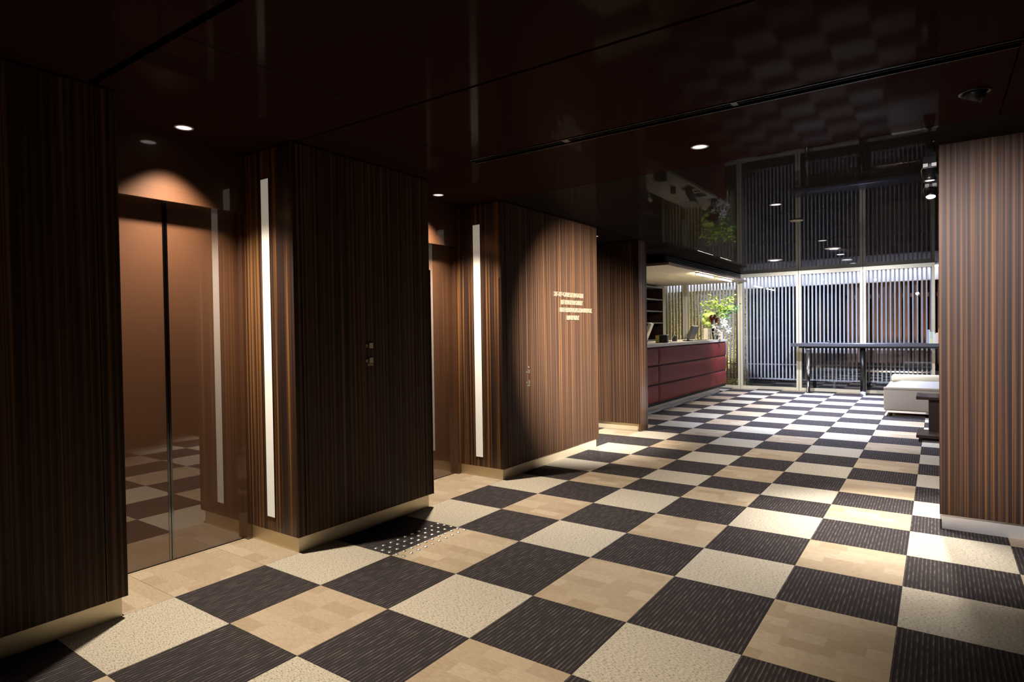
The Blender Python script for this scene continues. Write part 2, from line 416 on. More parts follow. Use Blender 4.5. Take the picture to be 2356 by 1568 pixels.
# ------------------------------------------------------------------ ceiling
ce = box('ceiling', -4.0, 4.6, -5.6, YWIN + 0.1, H + 0.03, H + 0.2, M_BLACKM); tag(ce, kind='structure')
def cpanel(x0, x1, y0, y1, m):
    return box('ceiling_panel', x0 + 0.003, x1 - 0.003, y0 + 0.003, y1 - 0.003, H, H + 0.03, m, ce)
SEAM = [-5.6, -1.33, -0.26, 0.70]
for y0, y1 in ((-5.6, -3.5), (-3.5, -1.335)):
    cpanel(-4, -0.98, y0, y1, M_CEILA); cpanel(-0.98, 4.6, y0, y1, M_CEILA)
cpanel(-4, -0.98, -1.305, -0.258, M_CEILA); cpanel(-0.98, -0.215, -1.305, -0.258, M_CEILA); cpanel(-0.215, 4.6, -1.305, -0.258, M_CEILA)
cpanel(-4, -0.98, -0.245, 0.74, M_CEILA); cpanel(-0.98, -0.42, -0.245, 0.74, M_CEILA); cpanel(-0.42, 2.43, -0.245, 0.69, M_CEILA); cpanel(2.43, 4.6, -0.245, 0.74, M_CEILA)
cpanel(-4, -0.98, 0.74, 1.79, M_CEILA); cpanel(-0.98, -0.42, 0.74, 1.79, M_CEILA); cpanel(-0.42, 2.43, 0.785, 1.79, M_CEILA); cpanel(2.43, 4.6, 0.74, 1.79, M_CEILA)
ys = [1.79, 2.96, 4.13, 5.30, 6.47, 7.64, 8.81, 9.98, YWIN + 0.1]
for a, b in zip(ys, ys[1:]):
    cpanel(-4, -0.98, a, b, M_CEILB); cpanel(-0.98, 4.6, a, b, M_CEILB)
# recessed track slot with its rail and clips
sl = boxes('trim_1', [(-0.42, 2.43, 0.693, 0.699, H - 0.004, H + 0.03), (-0.42, 2.43, 0.776, 0.782, H - 0.004, H + 0.03),
                      (-0.42, 2.43, 0.722, 0.726, H + 0.006, H + 0.03), (-0.42, 2.43, 0.750, 0.754, H + 0.006, H + 0.03),
                      (0.28, 0.32, 0.70, 0.775, H + 0.002, H + 0.012), (1.28, 1.31, 0.70, 0.775, H + 0.002, H + 0.012)], M_BLACK)
tag(sl, 'black slot with a lighting rail recessed across the ceiling', kind='structure')

# ------------------------------------------------------------------ left wall: piers with veneer panels
XF = -0.975; XB = -1.0; ZT = 2.447; ZB = 0.097
def pier(name, y0, y1, seams, xback=-1.49, side=True):
    p = box(name, -2.6, XF - 0.012, y0 + 0.012, y1 - 0.012, 0.1, H, M_CORE); tag(p, kind='structure')
    ys_ = [y0, *seams, y1]
    for a, b in zip(ys_, ys_[1:]):
        ga = 0.0 if a == y0 else 0.003; gb = 0.0 if b == y1 else 0.003
        box('veneer_panel', XF - 0.02, XF, a + ga, b - gb, ZB, ZT, M_WOOD, p)
    if side:
        box('side_panel', xback, XF - 0.0205, y0, y0 + 0.02, ZB, ZT, M_WOODG, p)
        box('side_panel', xback, XF - 0.0205, y1 - 0.02, y1, ZB, ZT, M_WOODG, p)
    boxes('cornice_strip', [(XF - 0.02, XF + 0.002, y0, y1, ZT, ZT + 0.006)], M_DWOOD, p)
    bb = box('baseboard', -2.6, XB, y0 + 0.018, y1 - 0.018, 0.0, 0.1, M_STEEL, p)
    return p
p1 = pier('wall_left_near', -5.5, -1.222, (-3.4, -2.5, -1.312))
p2 = pier('wall_left_middle', -0.29, 0.885, (-0.235, 0.82))
p3 = pier('wall_left_far', 1.806, 3.63, (1.871, 2.553))
# fourth pier: closes the office, faces the camera
p4 = box('wall_office', -4.0, XF - 0.012, 4.80, 5.03, 0.1, H, M_CORE); tag(p4, kind='structure')
for a, b in ((-3.2, -2.1), (-2.1, -1.31), (-1.31, XF)):
    box('veneer_panel', a + 0.003, b - (0.003 if b < XF else 0), 4.785, 4.805, ZB, ZT, M_WOOD, p4)
box('side_panel', XF - 0.02, XF, 4.8055, 5.045, 0.0, ZT, M_WOODG, p4)
box('veneer_panel', -4.0, XF - 0.021, 5.025, 5.045, 0.0, ZT, M_WOOD, p4)
box('baseboard', -4.0, XF - 0.022, 4.845, 5.02, 0.0, 0.1, M_STEEL, p4)
# corner guards
tag(box('trim_2', XF - 0.03, XF + 0.006, 0.8855, 0.893, ZB, 1.78, M_DWOOD), 'brown corner guard on the far edge of the middle pier', kind='structure')
tag(box('trim_3', XF - 0.03, XF + 0.003, 1.8015, 1.8055, ZB, 1.78, M_DWOOD), 'thin clear corner guard on the near edge of the sign pier', kind='structure')

# lift doors
def lift(name, yc, y0, y1):
    d = box(name, -2.6, -1.60, y0 - 0.05, y1 + 0.05, 0.0, H, M_CORE); tag(d, kind='structure')
    box('transom_panel', -1.6, -1.455, y0, y1, 2.085, H, M_TRANS, d)
    for s in (-1, 1):
        ya, yb = (y0 + 0.0, yc - 0.014) if s < 0 else (yc + 0.014, y1 - 0.02)
        lf = box('door_leaf', -1.56, -1.53, ya, yb, 0.004, 2.085, M_DOOR, d)
        ea, eb = (yc - 0.0139, yc - 0.002) if s < 0 else (yc + 0.002, yc + 0.0139)
        box('edge_strip', -1.556, -1.527, ea, eb, 0.004, 2.085, M_EDGE, lf)
    box('jamb', -1.6, -1.48, y1 - 0.0195, y1 + 0.02, 0.0, 2.084, M_TRANS, d)
    box('jamb', -1.6, -1.48, y0 - 0.02, y0 - 0.0005, 0.0, 2.084, M_TRANS, d)
    box('seal_strip', -1.4895, -1.4845, y1 + 0.012, y1 + 0.0165, 0.0, H - 0.02, M_PALE, d)
    box('sill', -1.58, -1.524, y0, y1 - 0.02, 0.0, 0.002, M_BLACK, d)
    return d
lift('door_1', -0.755, -1.22, -0.288)
lift('door_2', 1.346, 0.887, 1.808)
box_ = box('wall_alcove', -2.65, -2.6, 3.55, 4.85, 0.0, H, M_WOOD); tag(box_, kind='structure')

# lit strips in the pier sides
def strip(yf, label):
    e = empty('light_strip', (-1.2425, yf - 0.004, 0.18), label, 'wall light', 'vertical light strips beside the lift doors')
    box('diffuser', -1.283, -1.202, yf - 0.003, yf - 0.0005, 0.183, 2.269, M_STRIP, e)
    boxes('rim', [(-1.287, -1.283, yf - 0.005, yf - 0.0005, 0.179, 2.273), (-1.202, -1.198, yf - 0.005, yf - 0.0005, 0.179, 2.273),
                  (-1.283, -1.202, yf - 0.005, yf - 0.0005, 0.179, 0.183), (-1.283, -1.202, yf - 0.005, yf - 0.0005, 2.269, 2.273)], M_DWOOD, e)
strip(-0.29, 'tall white light strip in the pier beside the nearer lift door')
strip(1.806, 'tall white light strip in the pier beside the farther lift door')

# lift call buttons
def bplate(name, y0, y1, z0, z1, t, m, par): return box(name, XF + 0.0005, XF + t, y0, y1, z0, z1, m, par, 0.0012)
def callbuttons(y, z, label, pict=False):
    e = empty('lift_call_buttons', (XF, y + 0.03, z), label, 'call buttons', 'lift call buttons')
    for dz in (0.0, -0.0985):
        bplate('indicator', y, y + 0.021, z - 0.022, z, 0.006, M_BRONZE, e)
        bplate('button', y + 0.026, y + 0.06, z - 0.027, z + 0.009, 0.012, M_SILVER, e)
        z += -0.0985 if dz == 0 else 0
    bplate('braille_plate', y + 0.018, y + 0.068, z - 0.047, z - 0.031, 0.003, M_BRONZE, e)
    if pict:
        zz = z + 0.0985 + 0.035
        lathe('pictogram_wheel', [(0.0095, 0.0), (0.0095, 0.003), (0.0065, 0.003), (0.0065, 0.0)], (XF + 0.0005, y + 0.044, zz - 0.003), M_SILVER, e, 16, M=Matrix.Rotation(R(90), 3, 'Y'))
        boxes('pictogram_figure', [(XF + 0.0005, XF + 0.003, y + 0.0415, y + 0.0445, zz + 0.004, zz + 0.017), (XF + 0.0005, XF + 0.003, y + 0.0445, y + 0.052, zz + 0.002, zz + 0.005),
                                   (XF + 0.0005, XF + 0.003, y + 0.041, y + 0.046, zz + 0.019, zz + 0.024), (XF + 0.0005, XF + 0.003, y + 0.051, y + 0.054, zz - 0.009, zz + 0.003)], M_SILVER, e)
callbuttons(0.251, 1.239, 'two square lift call buttons on the dark middle pier')
callbuttons(2.170, 0.944, 'two square lift call buttons with a wheelchair symbol on the sign pier', True)

# wall lettering
sg = empty('wall_sign', (XF, 3.07, 1.41), 'four lines of small polished metal letters on the lit pier', 'sign')
def textline(name, s, y0, y1, z0, h):
    cu = bpy.data.curves.new('t', 'FONT'); cu.body = s; cu.size = 1.0; cu.extrude = 0.05; cu.offset = 0.0
    o = bpy.data.objects.new('t', cu); COL.objects.link(o)
    bpy.context.view_layer.update()
    me = bpy.data.meshes.new_from_object(o.evaluated_get(bpy.context.evaluated_depsgraph_get()))
    bpy.data.objects.remove(o); bpy.data.curves.remove(cu)
    xs = [v.co.x for v in me.vertices]; yy = [v.co.y for v in me.vertices]
    ax, bx_, ay, by_ = min(xs), max(xs), min(yy), max(yy)
    V = [Vector((XF + 0.0085 + v.co.z * 0.15, y0 + (v.co.x - ax) / (bx_ - ax) * (y1 - y0), z0 + (v.co.y - ay) / (by_ - ay) * h)) for v in me.vertices]
    F = [tuple(p.vertices) for p in me.polygons]; bpy.data.meshes.remove(me)
    row = link(name, None, sg, (XF, (y0 + y1) / 2, z0))
    par = list(range(len(V)))
    def find(i):
        while par[i] != i: par[i] = par[par[i]]; i = par[i]
        return i
    key = {}
    for i, v in enumerate(V):
        k = (round(v.x, 5), round(v.y, 5), round(v.z, 5))
        if k in key: par[find(i)] = find(key[k])
        else: key[k] = i
    for f in F:
        for q in f[1:]: par[find(q)] = find(f[0])
    comp = {}
    for f in F: comp.setdefault(find(f[0]), []).append(f)
    for fs in comp.values():
        ids = sorted({i for f in fs for i in f}); mp = {o: n for n, o in enumerate(ids)}
        mk('letter', [V[i] for i in ids], [tuple(mp[i] for i in f) for f in fs], M_LETTER, row)
    return row
textline('letter_row', '2F-7F GUEST ROOM', 2.682, 3.276, 1.652, 0.047)
textline('letter_row', '1F MAIN LOBBY', 2.828, 3.265, 1.575, 0.047)
textline('letter_row', 'B1F BREAKFAST LOUNGE', 2.800, 3.472, 1.497, 0.047)
textline('letter_row', 'LAUNDRY', 2.935, 3.184, 1.418, 0.047)

# ------------------------------------------------------------------ right pillar, outer walls
PX, PY = 2.156, 2.262
pr = box('wall_pillar', PX + 0.012, 3.3, PY + 0.012, 3.2, 0.1, H, M_CORE); tag(pr, kind='structure')
box('veneer_panel', PX, 2.62, PY, PY + 0.02, ZB, ZT + 0.012, M_WOOD, pr)
box('veneer_panel', 2.626, 3.3, PY, PY + 0.02, ZB, ZT + 0.012, M_WOOD, pr)
box('side_panel', PX, PX + 0.02, PY + 0.0205, 3.2, ZB, ZT + 0.012, M_WOOD, pr)
box('baseboard', PX + 0.012, 3.3, PY + 0.02, 3.19, 0.0, 0.1, M_STEELC, pr)
for nm, b in (('wall_right', (4.4, 4.5, -5.6, YWIN)), ('wall_back', (-4.0, 4.4, -5.6, -5.5))):
    tag(box(nm, *b, 0.0, H, M_WOOD), kind='structure')
tag(box('wall_left_office', -3.6, -3.5, 5.045, YWIN, 0.0, H, M_LAV), kind='structure')
tag(box('wall_right_far', 2.16, 4.4, YWIN - 0.02, YWIN + 0.1, 0.0, H, M_WALLB), kind='structure')

# ------------------------------------------------------------------ window wall
MUL = [-3.10, -2.57, -1.36, -0.195, 0.955, 2.11]
WF = 0.05
for k in range(5):
    x0, x1 = MUL[k], MUL[k + 1]
    e = empty('window_%d' % (k + 1), ((x0 + x1) / 2, YWIN, 0), kind='structure')
    box('pane', x0 + 0.045, x1 - 0.045, YWIN + 0.02, YWIN + 0.028, 0.06, H - 0.07, M_GLASS, e)
    box('sill', x0 + 0.05, x1 - 0.05, YWIN - 0.02, YWIN + 0.06, 0.0, 0.06, M_FRAME, e)
    box('head', x0 + 0.05, x1 - 0.05, YWIN - 0.02, YWIN + 0.06, H - 0.075, H - 0.001, M_FRAME, e)
    box('mullion', x1 - 0.05, x1 - 0.005, YWIN - 0.03, YWIN + 0.07, 0.0, H - 0.001, M_FRAME, e)
    box('mullion', x0 + 0.005 if k else x0 - 0.05, x0 + 0.05, YWIN - 0.035, YWIN + 0.065, 0.0, H - 0.001, M_FRAME, e)
tag(box('wall_pilaster', -3.5, -3.15, 10.9, YWIN + 0.06, 0.0, H, M_LAV), kind='structure')
# white slat screens outside
PITCH_S = 0.0725; YS = 11.42
slat0 = None
names = ['leftmost, before the golden pebble wall', 'behind the flower vase', 'right of the counter end', 'behind the chrome table leg', 'farthest right']
for k in range(5):
    x0, x1 = MUL[k], MUL[k + 1]
    e = empty('slat_screen', ((x0 + x1) / 2, YS, 0.19), 'screen of white vertical slats outside the window, ' + names[k], 'slat screen', 'slat screens outside the windows')
    n0 = math.ceil((x0 + 3.1) / PITCH_S); n1 = math.ceil((x1 + 3.1) / PITCH_S)
    for n in range(n0, n1):
        x = -3.1 + n * PITCH_S
        if slat0 is None: slat0 = box('slat', x - 0.0125, x + 0.0125, YS - 0.03, YS + 0.03, 0.19, 2.444, M_SLAT, e)
        else: dup(slat0, 'slat', (x, YS, 0.19), e)
    box('rail', x0, x1, YS + 0.031, YS + 0.06, 0.50, 0.525, M_GREYM, e); box('rail', x0, x1, YS + 0.031, YS + 0.06, 0.19, 0.215, M_SLAT, e)
bm_ = box('soffit_beam', -3.6, 2.6, 11.75, 11.95, 2.19, 2.46, M_BEAM); tag(bm_, 'white painted beam above the slats outside the windows', 'beam')
lt = empty('cove_light', (-0.5, 11.6, 2.42), 'bright white strip light along the top of the slat screens', 'strip light')
M_COVE = emis('cove_tube', (0.86, 0.87, 1.0), 10.0)
box('tube', -3.4, 2.4, 11.56, 11.60, 2.42, 2.44, M_COVE, lt)
box('housing', -3.6, 2.6, 11.2, 11.75, 2.445, 2.5, M_BEAM, lt)
# courtyard
tag(box('ground', -5, 5, 11.23, 14.5, -0.1, -0.03, M_GROUND), kind='structure')
tag(box('wall_courtyard', -5, 5, 13.6, 13.7, -0.03, 3.2, M_NIGHT), kind='structure')
tag(box('wall_pebble', -3.3, -1.45, 12.05, 12.25, -0.03, 2.9, M_PEB), kind='structure')
bf = empty('board_fence', (1.4, 12.6, -0.03), 'fence of brown vertical boards in the dark courtyard', 'fence')
b0 = None; x = 0.55
while x < 2.7:
    if b0 is None: b0 = box('board', x, x + 0.11, 12.6, 12.63, 0.52, 2.7, M_BOARD, bf)
    else: dup(b0, 'board', (x + 0.055, 12.615, 0.52), bf)
    x += 0.145
box('rail', 0.5, 2.75, 12.63, 12.68, 1.9, 1.98, M_BOARD, bf); box('post', 0.5, 0.56, 12.63, 12.69, -0.03, 2.7, M_BOARD, bf); box('post', 2.7, 2.76, 12.63, 12.69, -0.03, 2.7, M_BOARD, bf)
bn = empty('bench', (1.2, 12.2, -0.03), 'low slatted pale bench in front of the brown board fence', 'bench')
for k in range(4): box('slat', 0.2, 2.3, 12.0 + k * 0.1, 12.08 + k * 0.1, 0.36, 0.39, M_GREYM, bn)
for xx in (0.3, 2.1): box('leg', xx, xx + 0.06, 12.0, 12.38, -0.03, 0.36, M_GREYM, bn)

# ------------------------------------------------------------------ reception counter
XC = -1.39; CY0, CY1 = 5.6, 10.22
rc = empty('reception_counter', (-1.7, 7.9, 0), 'long reception counter clad in padded red leather panels', 'counter')
box('carcass', -2.15, XC - 0.03, CY0, CY1 - 0.02, 0.13, 1.035, M_BLACKM, rc)
box('plinth', -2.05, -1.525, CY0, CY1 - 0.10, 0.0, 0.13, M_STEELC, rc)
def pad(x0, x1, y0, y1, z0, z1):
    bm = bmesh.new(); V = {}
    def st_(L): return [0.0, 0.008, 0.02, 0.045, 0.10, L / 2, L - 0.10, L - 0.045, L - 0.02, L - 0.008, L]
    uu = st_(y1 - y0); ww = st_(z1 - z0); ny = len(uu) - 1; nx = len(ww) - 1
    for a in range(ny + 1):
        for c in range(nx + 1):
            e = min(uu[a], uu[ny] - uu[a]); f = min(ww[c], ww[nx] - ww[c])
            d = (1 - math.exp(-e / 0.025)) * (1 - math.exp(-f / 0.025)) * 0.025
            V[a, c] = bm.verts.new((x1 - 0.025 + d, y0 + uu[a], z0 + ww[c]))
    for a in range(ny):
        for c in range(nx): bm.faces.new((V[a, c], V[a + 1, c], V[a + 1, c + 1], V[a, c + 1]))
    rim = [V[a, 0] for a in range(ny + 1)] + [V[ny, c] for c in range(1, nx + 1)] + [V[a, nx] for a in range(ny - 1, -1, -1)] + [V[0, c] for c in range(nx - 1, 0, -1)]
    bk = [bm.verts.new((x0, v.co.y, v.co.z)) for v in rim]
    for i in range(len(rim)):
        j = (i + 1) % len(rim); bm.faces.new((rim[j], rim[i], bk[i], bk[j]))
    bm.faces.new(bk)
    return from_bm('leather_panel', bm, M_RED, rc, True)
cy = [CY0, 6.535, 9.47, CY1]; cz = [0.165, 0.45, 0.745, 1.03]
for a, b in zip(cy, cy[1:]):
    for c, d in zip(cz, cz[1:]): pad(XC - 0.03, XC, a + 0.006, b - 0.006, c + 0.008, d - 0.008)
boxes('end_panel', [(-2.15, XC - 0.031, CY1 - 0.019, CY1 - 0.003, 0.165, 1.03)], M_RED, rc)
wt = box('counter_worktop', -2.2, XC + 0.012, CY0, CY1 + 0.01, 1.036, 1.085, M_STONE, None, 0.004); tag(wt, 'pale stone worktop along the red reception counter', 'worktop')

# hood over the counter
hd = empty('counter_hood', (-2.3, 8.8, 2.29), 'dropped hood with cream underside over the reception counter', 'hood')
xs_ = [-1.23, -1.75, -2.3, -2.9, -3.49]
for a, b in zip(xs_[1:], xs_): box('soffit_board', a + 0.002, b - 0.002, 6.47, 11.05, 2.29, 2.315, M_CREAMP, hd)
boxes('lip', [(-1.228, -1.20, 6.45, 11.08, 2.285, 2.325), (-3.49, -1.228, 6.45, 6.468, 2.285, 2.325)], M_CANLIP, hd)
box('upper_box', -3.49, -1.33, 6.62, 11.05, 2.318, 2.458, M_BLACKM, hd)
for k in range(4): boxes('vent_slat', [(-1.329, -1.30, 6.60, 11.0, 2.335 + k * 0.03, 2.347 + k * 0.03), (-3.4, -1.33, 6.59, 6.618, 2.335 + k * 0.03, 2.347 + k * 0.03)], M_BLACK, hd)
M_TUBE = emis('linear_tube', (1.0, 0.88, 0.66), 130.0)
for k, (ya, yb) in enumerate(((8.10, 8.98), (9.46, 10.2))):
    e = empty('linear_light', (-1.30, (ya + yb) / 2, 2.25), 'slim white linear lamp under the hood edge, ' + ('nearer of two' if k == 0 else 'farther of two'), 'lamp', 'linear lamps under the hood')
    box('housing', -1.325, -1.275, ya - 0.03, yb + 0.03, 2.268, 2.289, M_WHITEM, e); box('tube', -1.315, -1.285, ya, yb, 2.250, 2.2675, M_TUBE, e)

# ------------------------------------------------------------------ lamps
def spotlamp(loc, target, power, col, angle, blend, size=0.03, parent=None):
    l = bpy.data.lights.new('lamp', 'SPOT'); l.energy = power; l.color = col; l.spot_size = R(angle); l.spot_blend = blend; l.shadow_soft_size = size
    o = link('lamp', l, parent, loc)
    o.rotation_euler = (Vector(target) - Vector(loc)).to_track_quat('-Z', 'Y').to_euler()
    return o
def downlight(x, y, label, power, col, r=0.045, angle=82, blend=1.0, lens=None, ring=None, z=H, tgt=None):
    e = empty('ceiling_downlight', (x, y, z - 0.004), label, 'downlight', 'ceiling downlights')
    lathe('ring', [(r * 1.22, 0.0), (r * 1.22, -0.003), (r, -0.004), (r, -0.001)], (x, y, z), ring or M_WHITEM, e, 28)
    lathe('lens', [(r, -0.0006), (0.0, -0.0007)], (x, y, z - 0.0005), lens or M_LAMP, e, 28)
    if power > 0: spotlamp((x, y, z - 0.012), tgt or (x, y, 0), power, col, angle, blend, r * 0.8, e)
    return e
downlight(-1.249, -0.772, 'lit round downlight in the alcove of the nearer lift', P_ALCOVE, WARM, 0.04, 94, 0.9)
downlight(-1.270, 1.334, 'lit round downlight in the alcove of the farther lift', P_ALCOVE, WARM, 0.04, 94, 0.9)
downlight(-1.30, 4.22, 'lit round downlight in the recess before the office', P_ALCOVE, WARM, 0.04, 56, 0.6)
downlight(0.92, 1.346, 'nearest lit downlight of the corridor row', P_CORR, NEUT)
downlight(0.91, 3.595, 'second lit downlight of the corridor row', P_CORR, NEUT)
downlight(0.887, 6.556, 'third lit downlight of the row, before the large pale disc', P_FAR, COOL, angle=105)
downlight(0.875, 8.513, 'fourth lit downlight of the row, beyond the large pale disc', P_FAR, COOL, angle=105)
downlight(0.88, 10.202, 'farthest lit downlight of the row near the windows', P_FAR, VIOL, angle=105)
downlight(0.90, -0.92, 'added unseen downlight above the near carpet before the middle pier', P_CORR, WARM)  # continues the row out of view, added to light the near floor
downlight(0.90, -3.2, 'added unseen downlight at the near end of the corridor', P_CORR, WARM)  # added behind the camera to light the foreground
for (x, y) in ((-1.75, 7.3), (-1.95, 9.0), (-1.75, 9.15)):
    downlight(x, y, 'small warm lamp set in the cream hood, at %s' % ('the near end' if y < 8 else 'the far end, ' + ('left' if x < -1.8 else 'right')), 18, WARM, 0.03, 130, 0.6, M_LAMPC, M_BRONZE, 2.29)
def disc(x, y, r, label, m, power=0, col=None, tgt=None, ang=82):
    e = empty('ceiling_speaker', (x, y, H - 0.02), label, 'ceiling disc', 'round ceiling discs')
    lathe('rim', [(r, 0.0), (r, -0.006), (r * 0.93, -0.012), (r * 0.9, -0.008), (r * 0.9, 0.0)], (x, y, H), M_WHITEM, e, 32)
    lathe('face', [(r * 0.899, -0.004), (r * 0.6, -0.007), (0.0, -0.008)], (x, y, H), m, e, 32)
    if power: spotlamp((x, y, H - 0.02), tgt or (x, y, 0), power, col, ang, 1.0, 0.02, e)  # spot added inside the disc to wash the windows and slats
disc(0.908, 4.633, 0.065, 'grey round ceiling disc with a white rim between two downlights', M_GREYM)
disc(0.89, 7.515, 0.105, 'large pale round ceiling disc in the downlight row, with an added window wash', M_DISC, P_WASH_ADDED, COOL, (1.2, 11.4, 0.7))
disc(-0.121, 8.571, 0.12, 'large pale round ceiling disc near the counter hood, with an added window wash', M_DISC, P_WASH_ADDED, COOL, (-0.9, 11.4, 0.5), 95)
disc(0.865, 9.459, 0.08, 'small pale round ceiling disc nearest the windows', M_WHITEM)

# gimbal downlight before the pillar
gl = empty('gimbal_downlight', (2.302, 1.294, H - 0.04), 'black adjustable downlight tilted out of the ceiling before the right pillar', 'downlight')
lathe('ring', [(0.068, 0.0), (0.068, -0.004), (0.052, -0.006), (0.052, 0.0)], (2.302, 1.294, H), M_BLACK, gl, 28)
_dir = (Vector((XF, 3.05, 1.55)) - Vector((2.302, 1.294, H))).normalized()
_M = Vector((0, 0, -1)).rotation_difference((Vector((0, 0, -1)) * 0.8 + _dir * 0.5).normalized()).to_matrix()
lathe('barrel', [(0.044, 0.03), (0.044, -0.035), (0.040, -0.035), (0.040, 0.0), (0.0, 0.0)], (2.302, 1.294, H - 0.004), M_BLACK, gl, 24, M=_M)
for k in range(5):
    a = k * 0.5 - 1.0
    lathe('fin', [(0.0462, -0.004 + 0.005 * k), (0.0462, -0.002 + 0.005 * k), (0.0445, -0.002 + 0.005 * k), (0.0445, -0.004 + 0.005 * k)], (2.302, 1.294, H - 0.012), M_BLACKM, gl, 24, M=_M)
spotlamp((2.29, 1.31, H - 0.05), (XF, 3.35, 1.10), P_SIGN, NEUT, 42, 1.0, 0.03, gl)

pillar_fill = empty('gimbal_downlight', (1.55, -0.5, H - 0.04), 'added unseen spot over the near carpet, brightening the right pillar', 'downlight')  # no known fixture here: added out of view to brighten the pillar
lathe('ring', [(0.068, 0.0), (0.068, -0.004), (0.052, -0.006), (0.052, 0.0)], (1.55, -0.5, H), M_BLACK, pillar_fill, 28)
lathe('barrel', [(0.044, 0.03), (0.044, -0.035), (0.040, -0.035), (0.040, 0.0), (0.0, 0.0)], (1.55, -0.5, H - 0.004), M_BLACK, pillar_fill, 24, M=Matrix.Rotation(R(25), 3, 'X'))
spotlamp((1.57, -0.46, H - 0.06), (2.36, 2.26, 1.3), P_PILLAR_ADDED, (0.96, 0.90, 0.92), 48, 0.8, 0.06, pillar_fill)

# track spots beside the pillar
def trackspot(x, y, label, tilt, tgt, power, col, zoff=0.0):
    e = empty('track_spotlight', (x, y, H - 0.25), label, 'spotlight', 'track spotlights beside the pillar')
    box('stem', x - 0.018, x + 0.018, y - 0.018, y + 0.018, H - 0.05, H - 0.0005, M_BLACKM, e)
    box('adapter', x - 0.036, x + 0.036, y - 0.02, y + 0.02, H - 0.10, H - 0.0505, M_BLACKM, e, 0.003)
    box('clip', x - 0.036, x - 0.010, y - 0.022, y + 0.022, H - 0.122, H - 0.1005, M_WHITEM, e); box('clip', x + 0.010, x + 0.036, y - 0.022, y + 0.022, H - 0.122, H - 0.1005, M_WHITEM, e)
    box('yoke', x - 0.0095, x + 0.0095, y - 0.008, y + 0.008, H - 0.145, H - 0.1005, M_BLACK, e)
    Mt = Matrix.Rotation(R(tilt), 3, 'X')
    hd_ = lathe('head', [(0.012, 0.0), (0.022, -0.004), (0.032, -0.06), (0.036, -0.085), (0.033, -0.085), (0.030, -0.075)], (x, y, H - 0.13), M_BLACK, e, 24, M=Mt)
    lathe('lens', [(0.0299, -0.0762), (0.0, -0.0765)], (x, y, H - 0.13), M_LAMPH, hd_, 24, M=Mt)
    tube('cable', [(x - 0.03, y, H - 0.1), (x - 0.046, y, H - 0.14), (x - 0.04, y, H - 0.19), (x - 0.024, y, H - 0.18)], 0.002, M_BRONZE, e, 6)
    c = Vector((x, y, H - 0.13)) + Mt @ Vector((0, 0, -0.09))
    spotlamp(c, tgt, power, col, 58, 1.0, 0.03, e)
trackspot(2.108, 2.31, 'black track spotlight beside the pillar, nearer of two', -4, (2.02, 2.15, 0), P_TRACK, NEUT)
trackspot(2.108, 3.0, 'track spotlight with a glowing white face, farther of two', -26, (2.02, 2.1, 0), P_TRACK, NEUT)

# ------------------------------------------------------------------ things on the counter
ZC = 1.0852
def blob(name, c, r, mat, parent, sub=2, amp=0.25, sq=(1, 1, 1), freq=9, seed=0):
    bm = bmesh.new(); bmesh.ops.create_icosphere(bm, subdivisions=sub, radius=1.0)
    rnd = random.Random(seed)
    for v in bm.verts:
        k = 1 + amp * (rnd.random() - 0.5)
        v.co = Vector((v.co.x * r * k * sq[0], v.co.y * r * k * sq[1], v.co.z * r * k * sq[2])) + Vector(c)
    return from_bm(name, bm, mat, parent, True)
FX, FY = -1.43, 9.55
M_VASE = glass('vase_glass', (0.9, 0.93, 0.92))
M_STEM = plain('green_stem', (0.16, 0.30, 0.05), 0.5); M_LEAF = plain('lime_leaf', (0.36, 0.54, 0.05), 0.5, 0, 0.3, 40)
M_LEAFD = plain('deep_leaf', (0.08, 0.28, 0.05), 0.45); M_HYD = plain('lime_hydrangea', (0.42, 0.52, 0.13), 0.6, 0, 0.25, 60)
M_HYDW = plain('white_hydrangea', (0.80, 0.82, 0.68), 0.6); M_ROSE = plain('dark_red_rose', (0.15, 0.004, 0.010), 0.55)
M_LILY = plain('white_lily', (0.60, 0.60, 0.54), 0.5); M_TWIG = plain('brown_twig', (0.20, 0.11, 0.06), 0.7)
va = empty('flower_vase', (FX, FY, ZC), 'glass vase of lime branches, dark red roses and white lilies on the counter end', 'flowers')
lathe('vase', [(0.045, 0.0), (0.05, 0.004), (0.055, 0.10), (0.07, 0.22), (0.066, 0.22), (0.052, 0.10), (0.046, 0.01), (0.0, 0.008)], (FX, FY, ZC), M_VASE, va, 24)
def leafmesh(V, F, p, d, up, L, W):
    d = d.normalized(); s = d.cross(up).normalized(); n = s.cross(d)
    b = len(V)
    V += [p, p + d * L * 0.45 + s * W - n * L * 0.05, p + d * L - n * L * 0.2, p + d * L * 0.45 - s * W - n * L * 0.05, p + d * L * 0.5 + n * L * 0.08]
    F += [(b, b + 1, b + 4), (b + 1, b + 2, b + 4), (b + 2, b + 3, b + 4), (b + 3, b, b + 4)]
top = Vector((FX, FY, ZC + 0.20)); rnd = random.Random(3)
ends = [(-0.20, 0.00, 0.72), (-0.10, 0.05, 0.86), (0.02, -0.06, 0.78), (0.10, 0.06, 0.72), (0.22, -0.02, 0.80), (0.36, 0.02, 0.84), (0.30, 0.05, 0.60), (0.46, 0.00, 0.62), (-0.22, -0.03, 0.52), (0.20, -0.06, 0.48)]
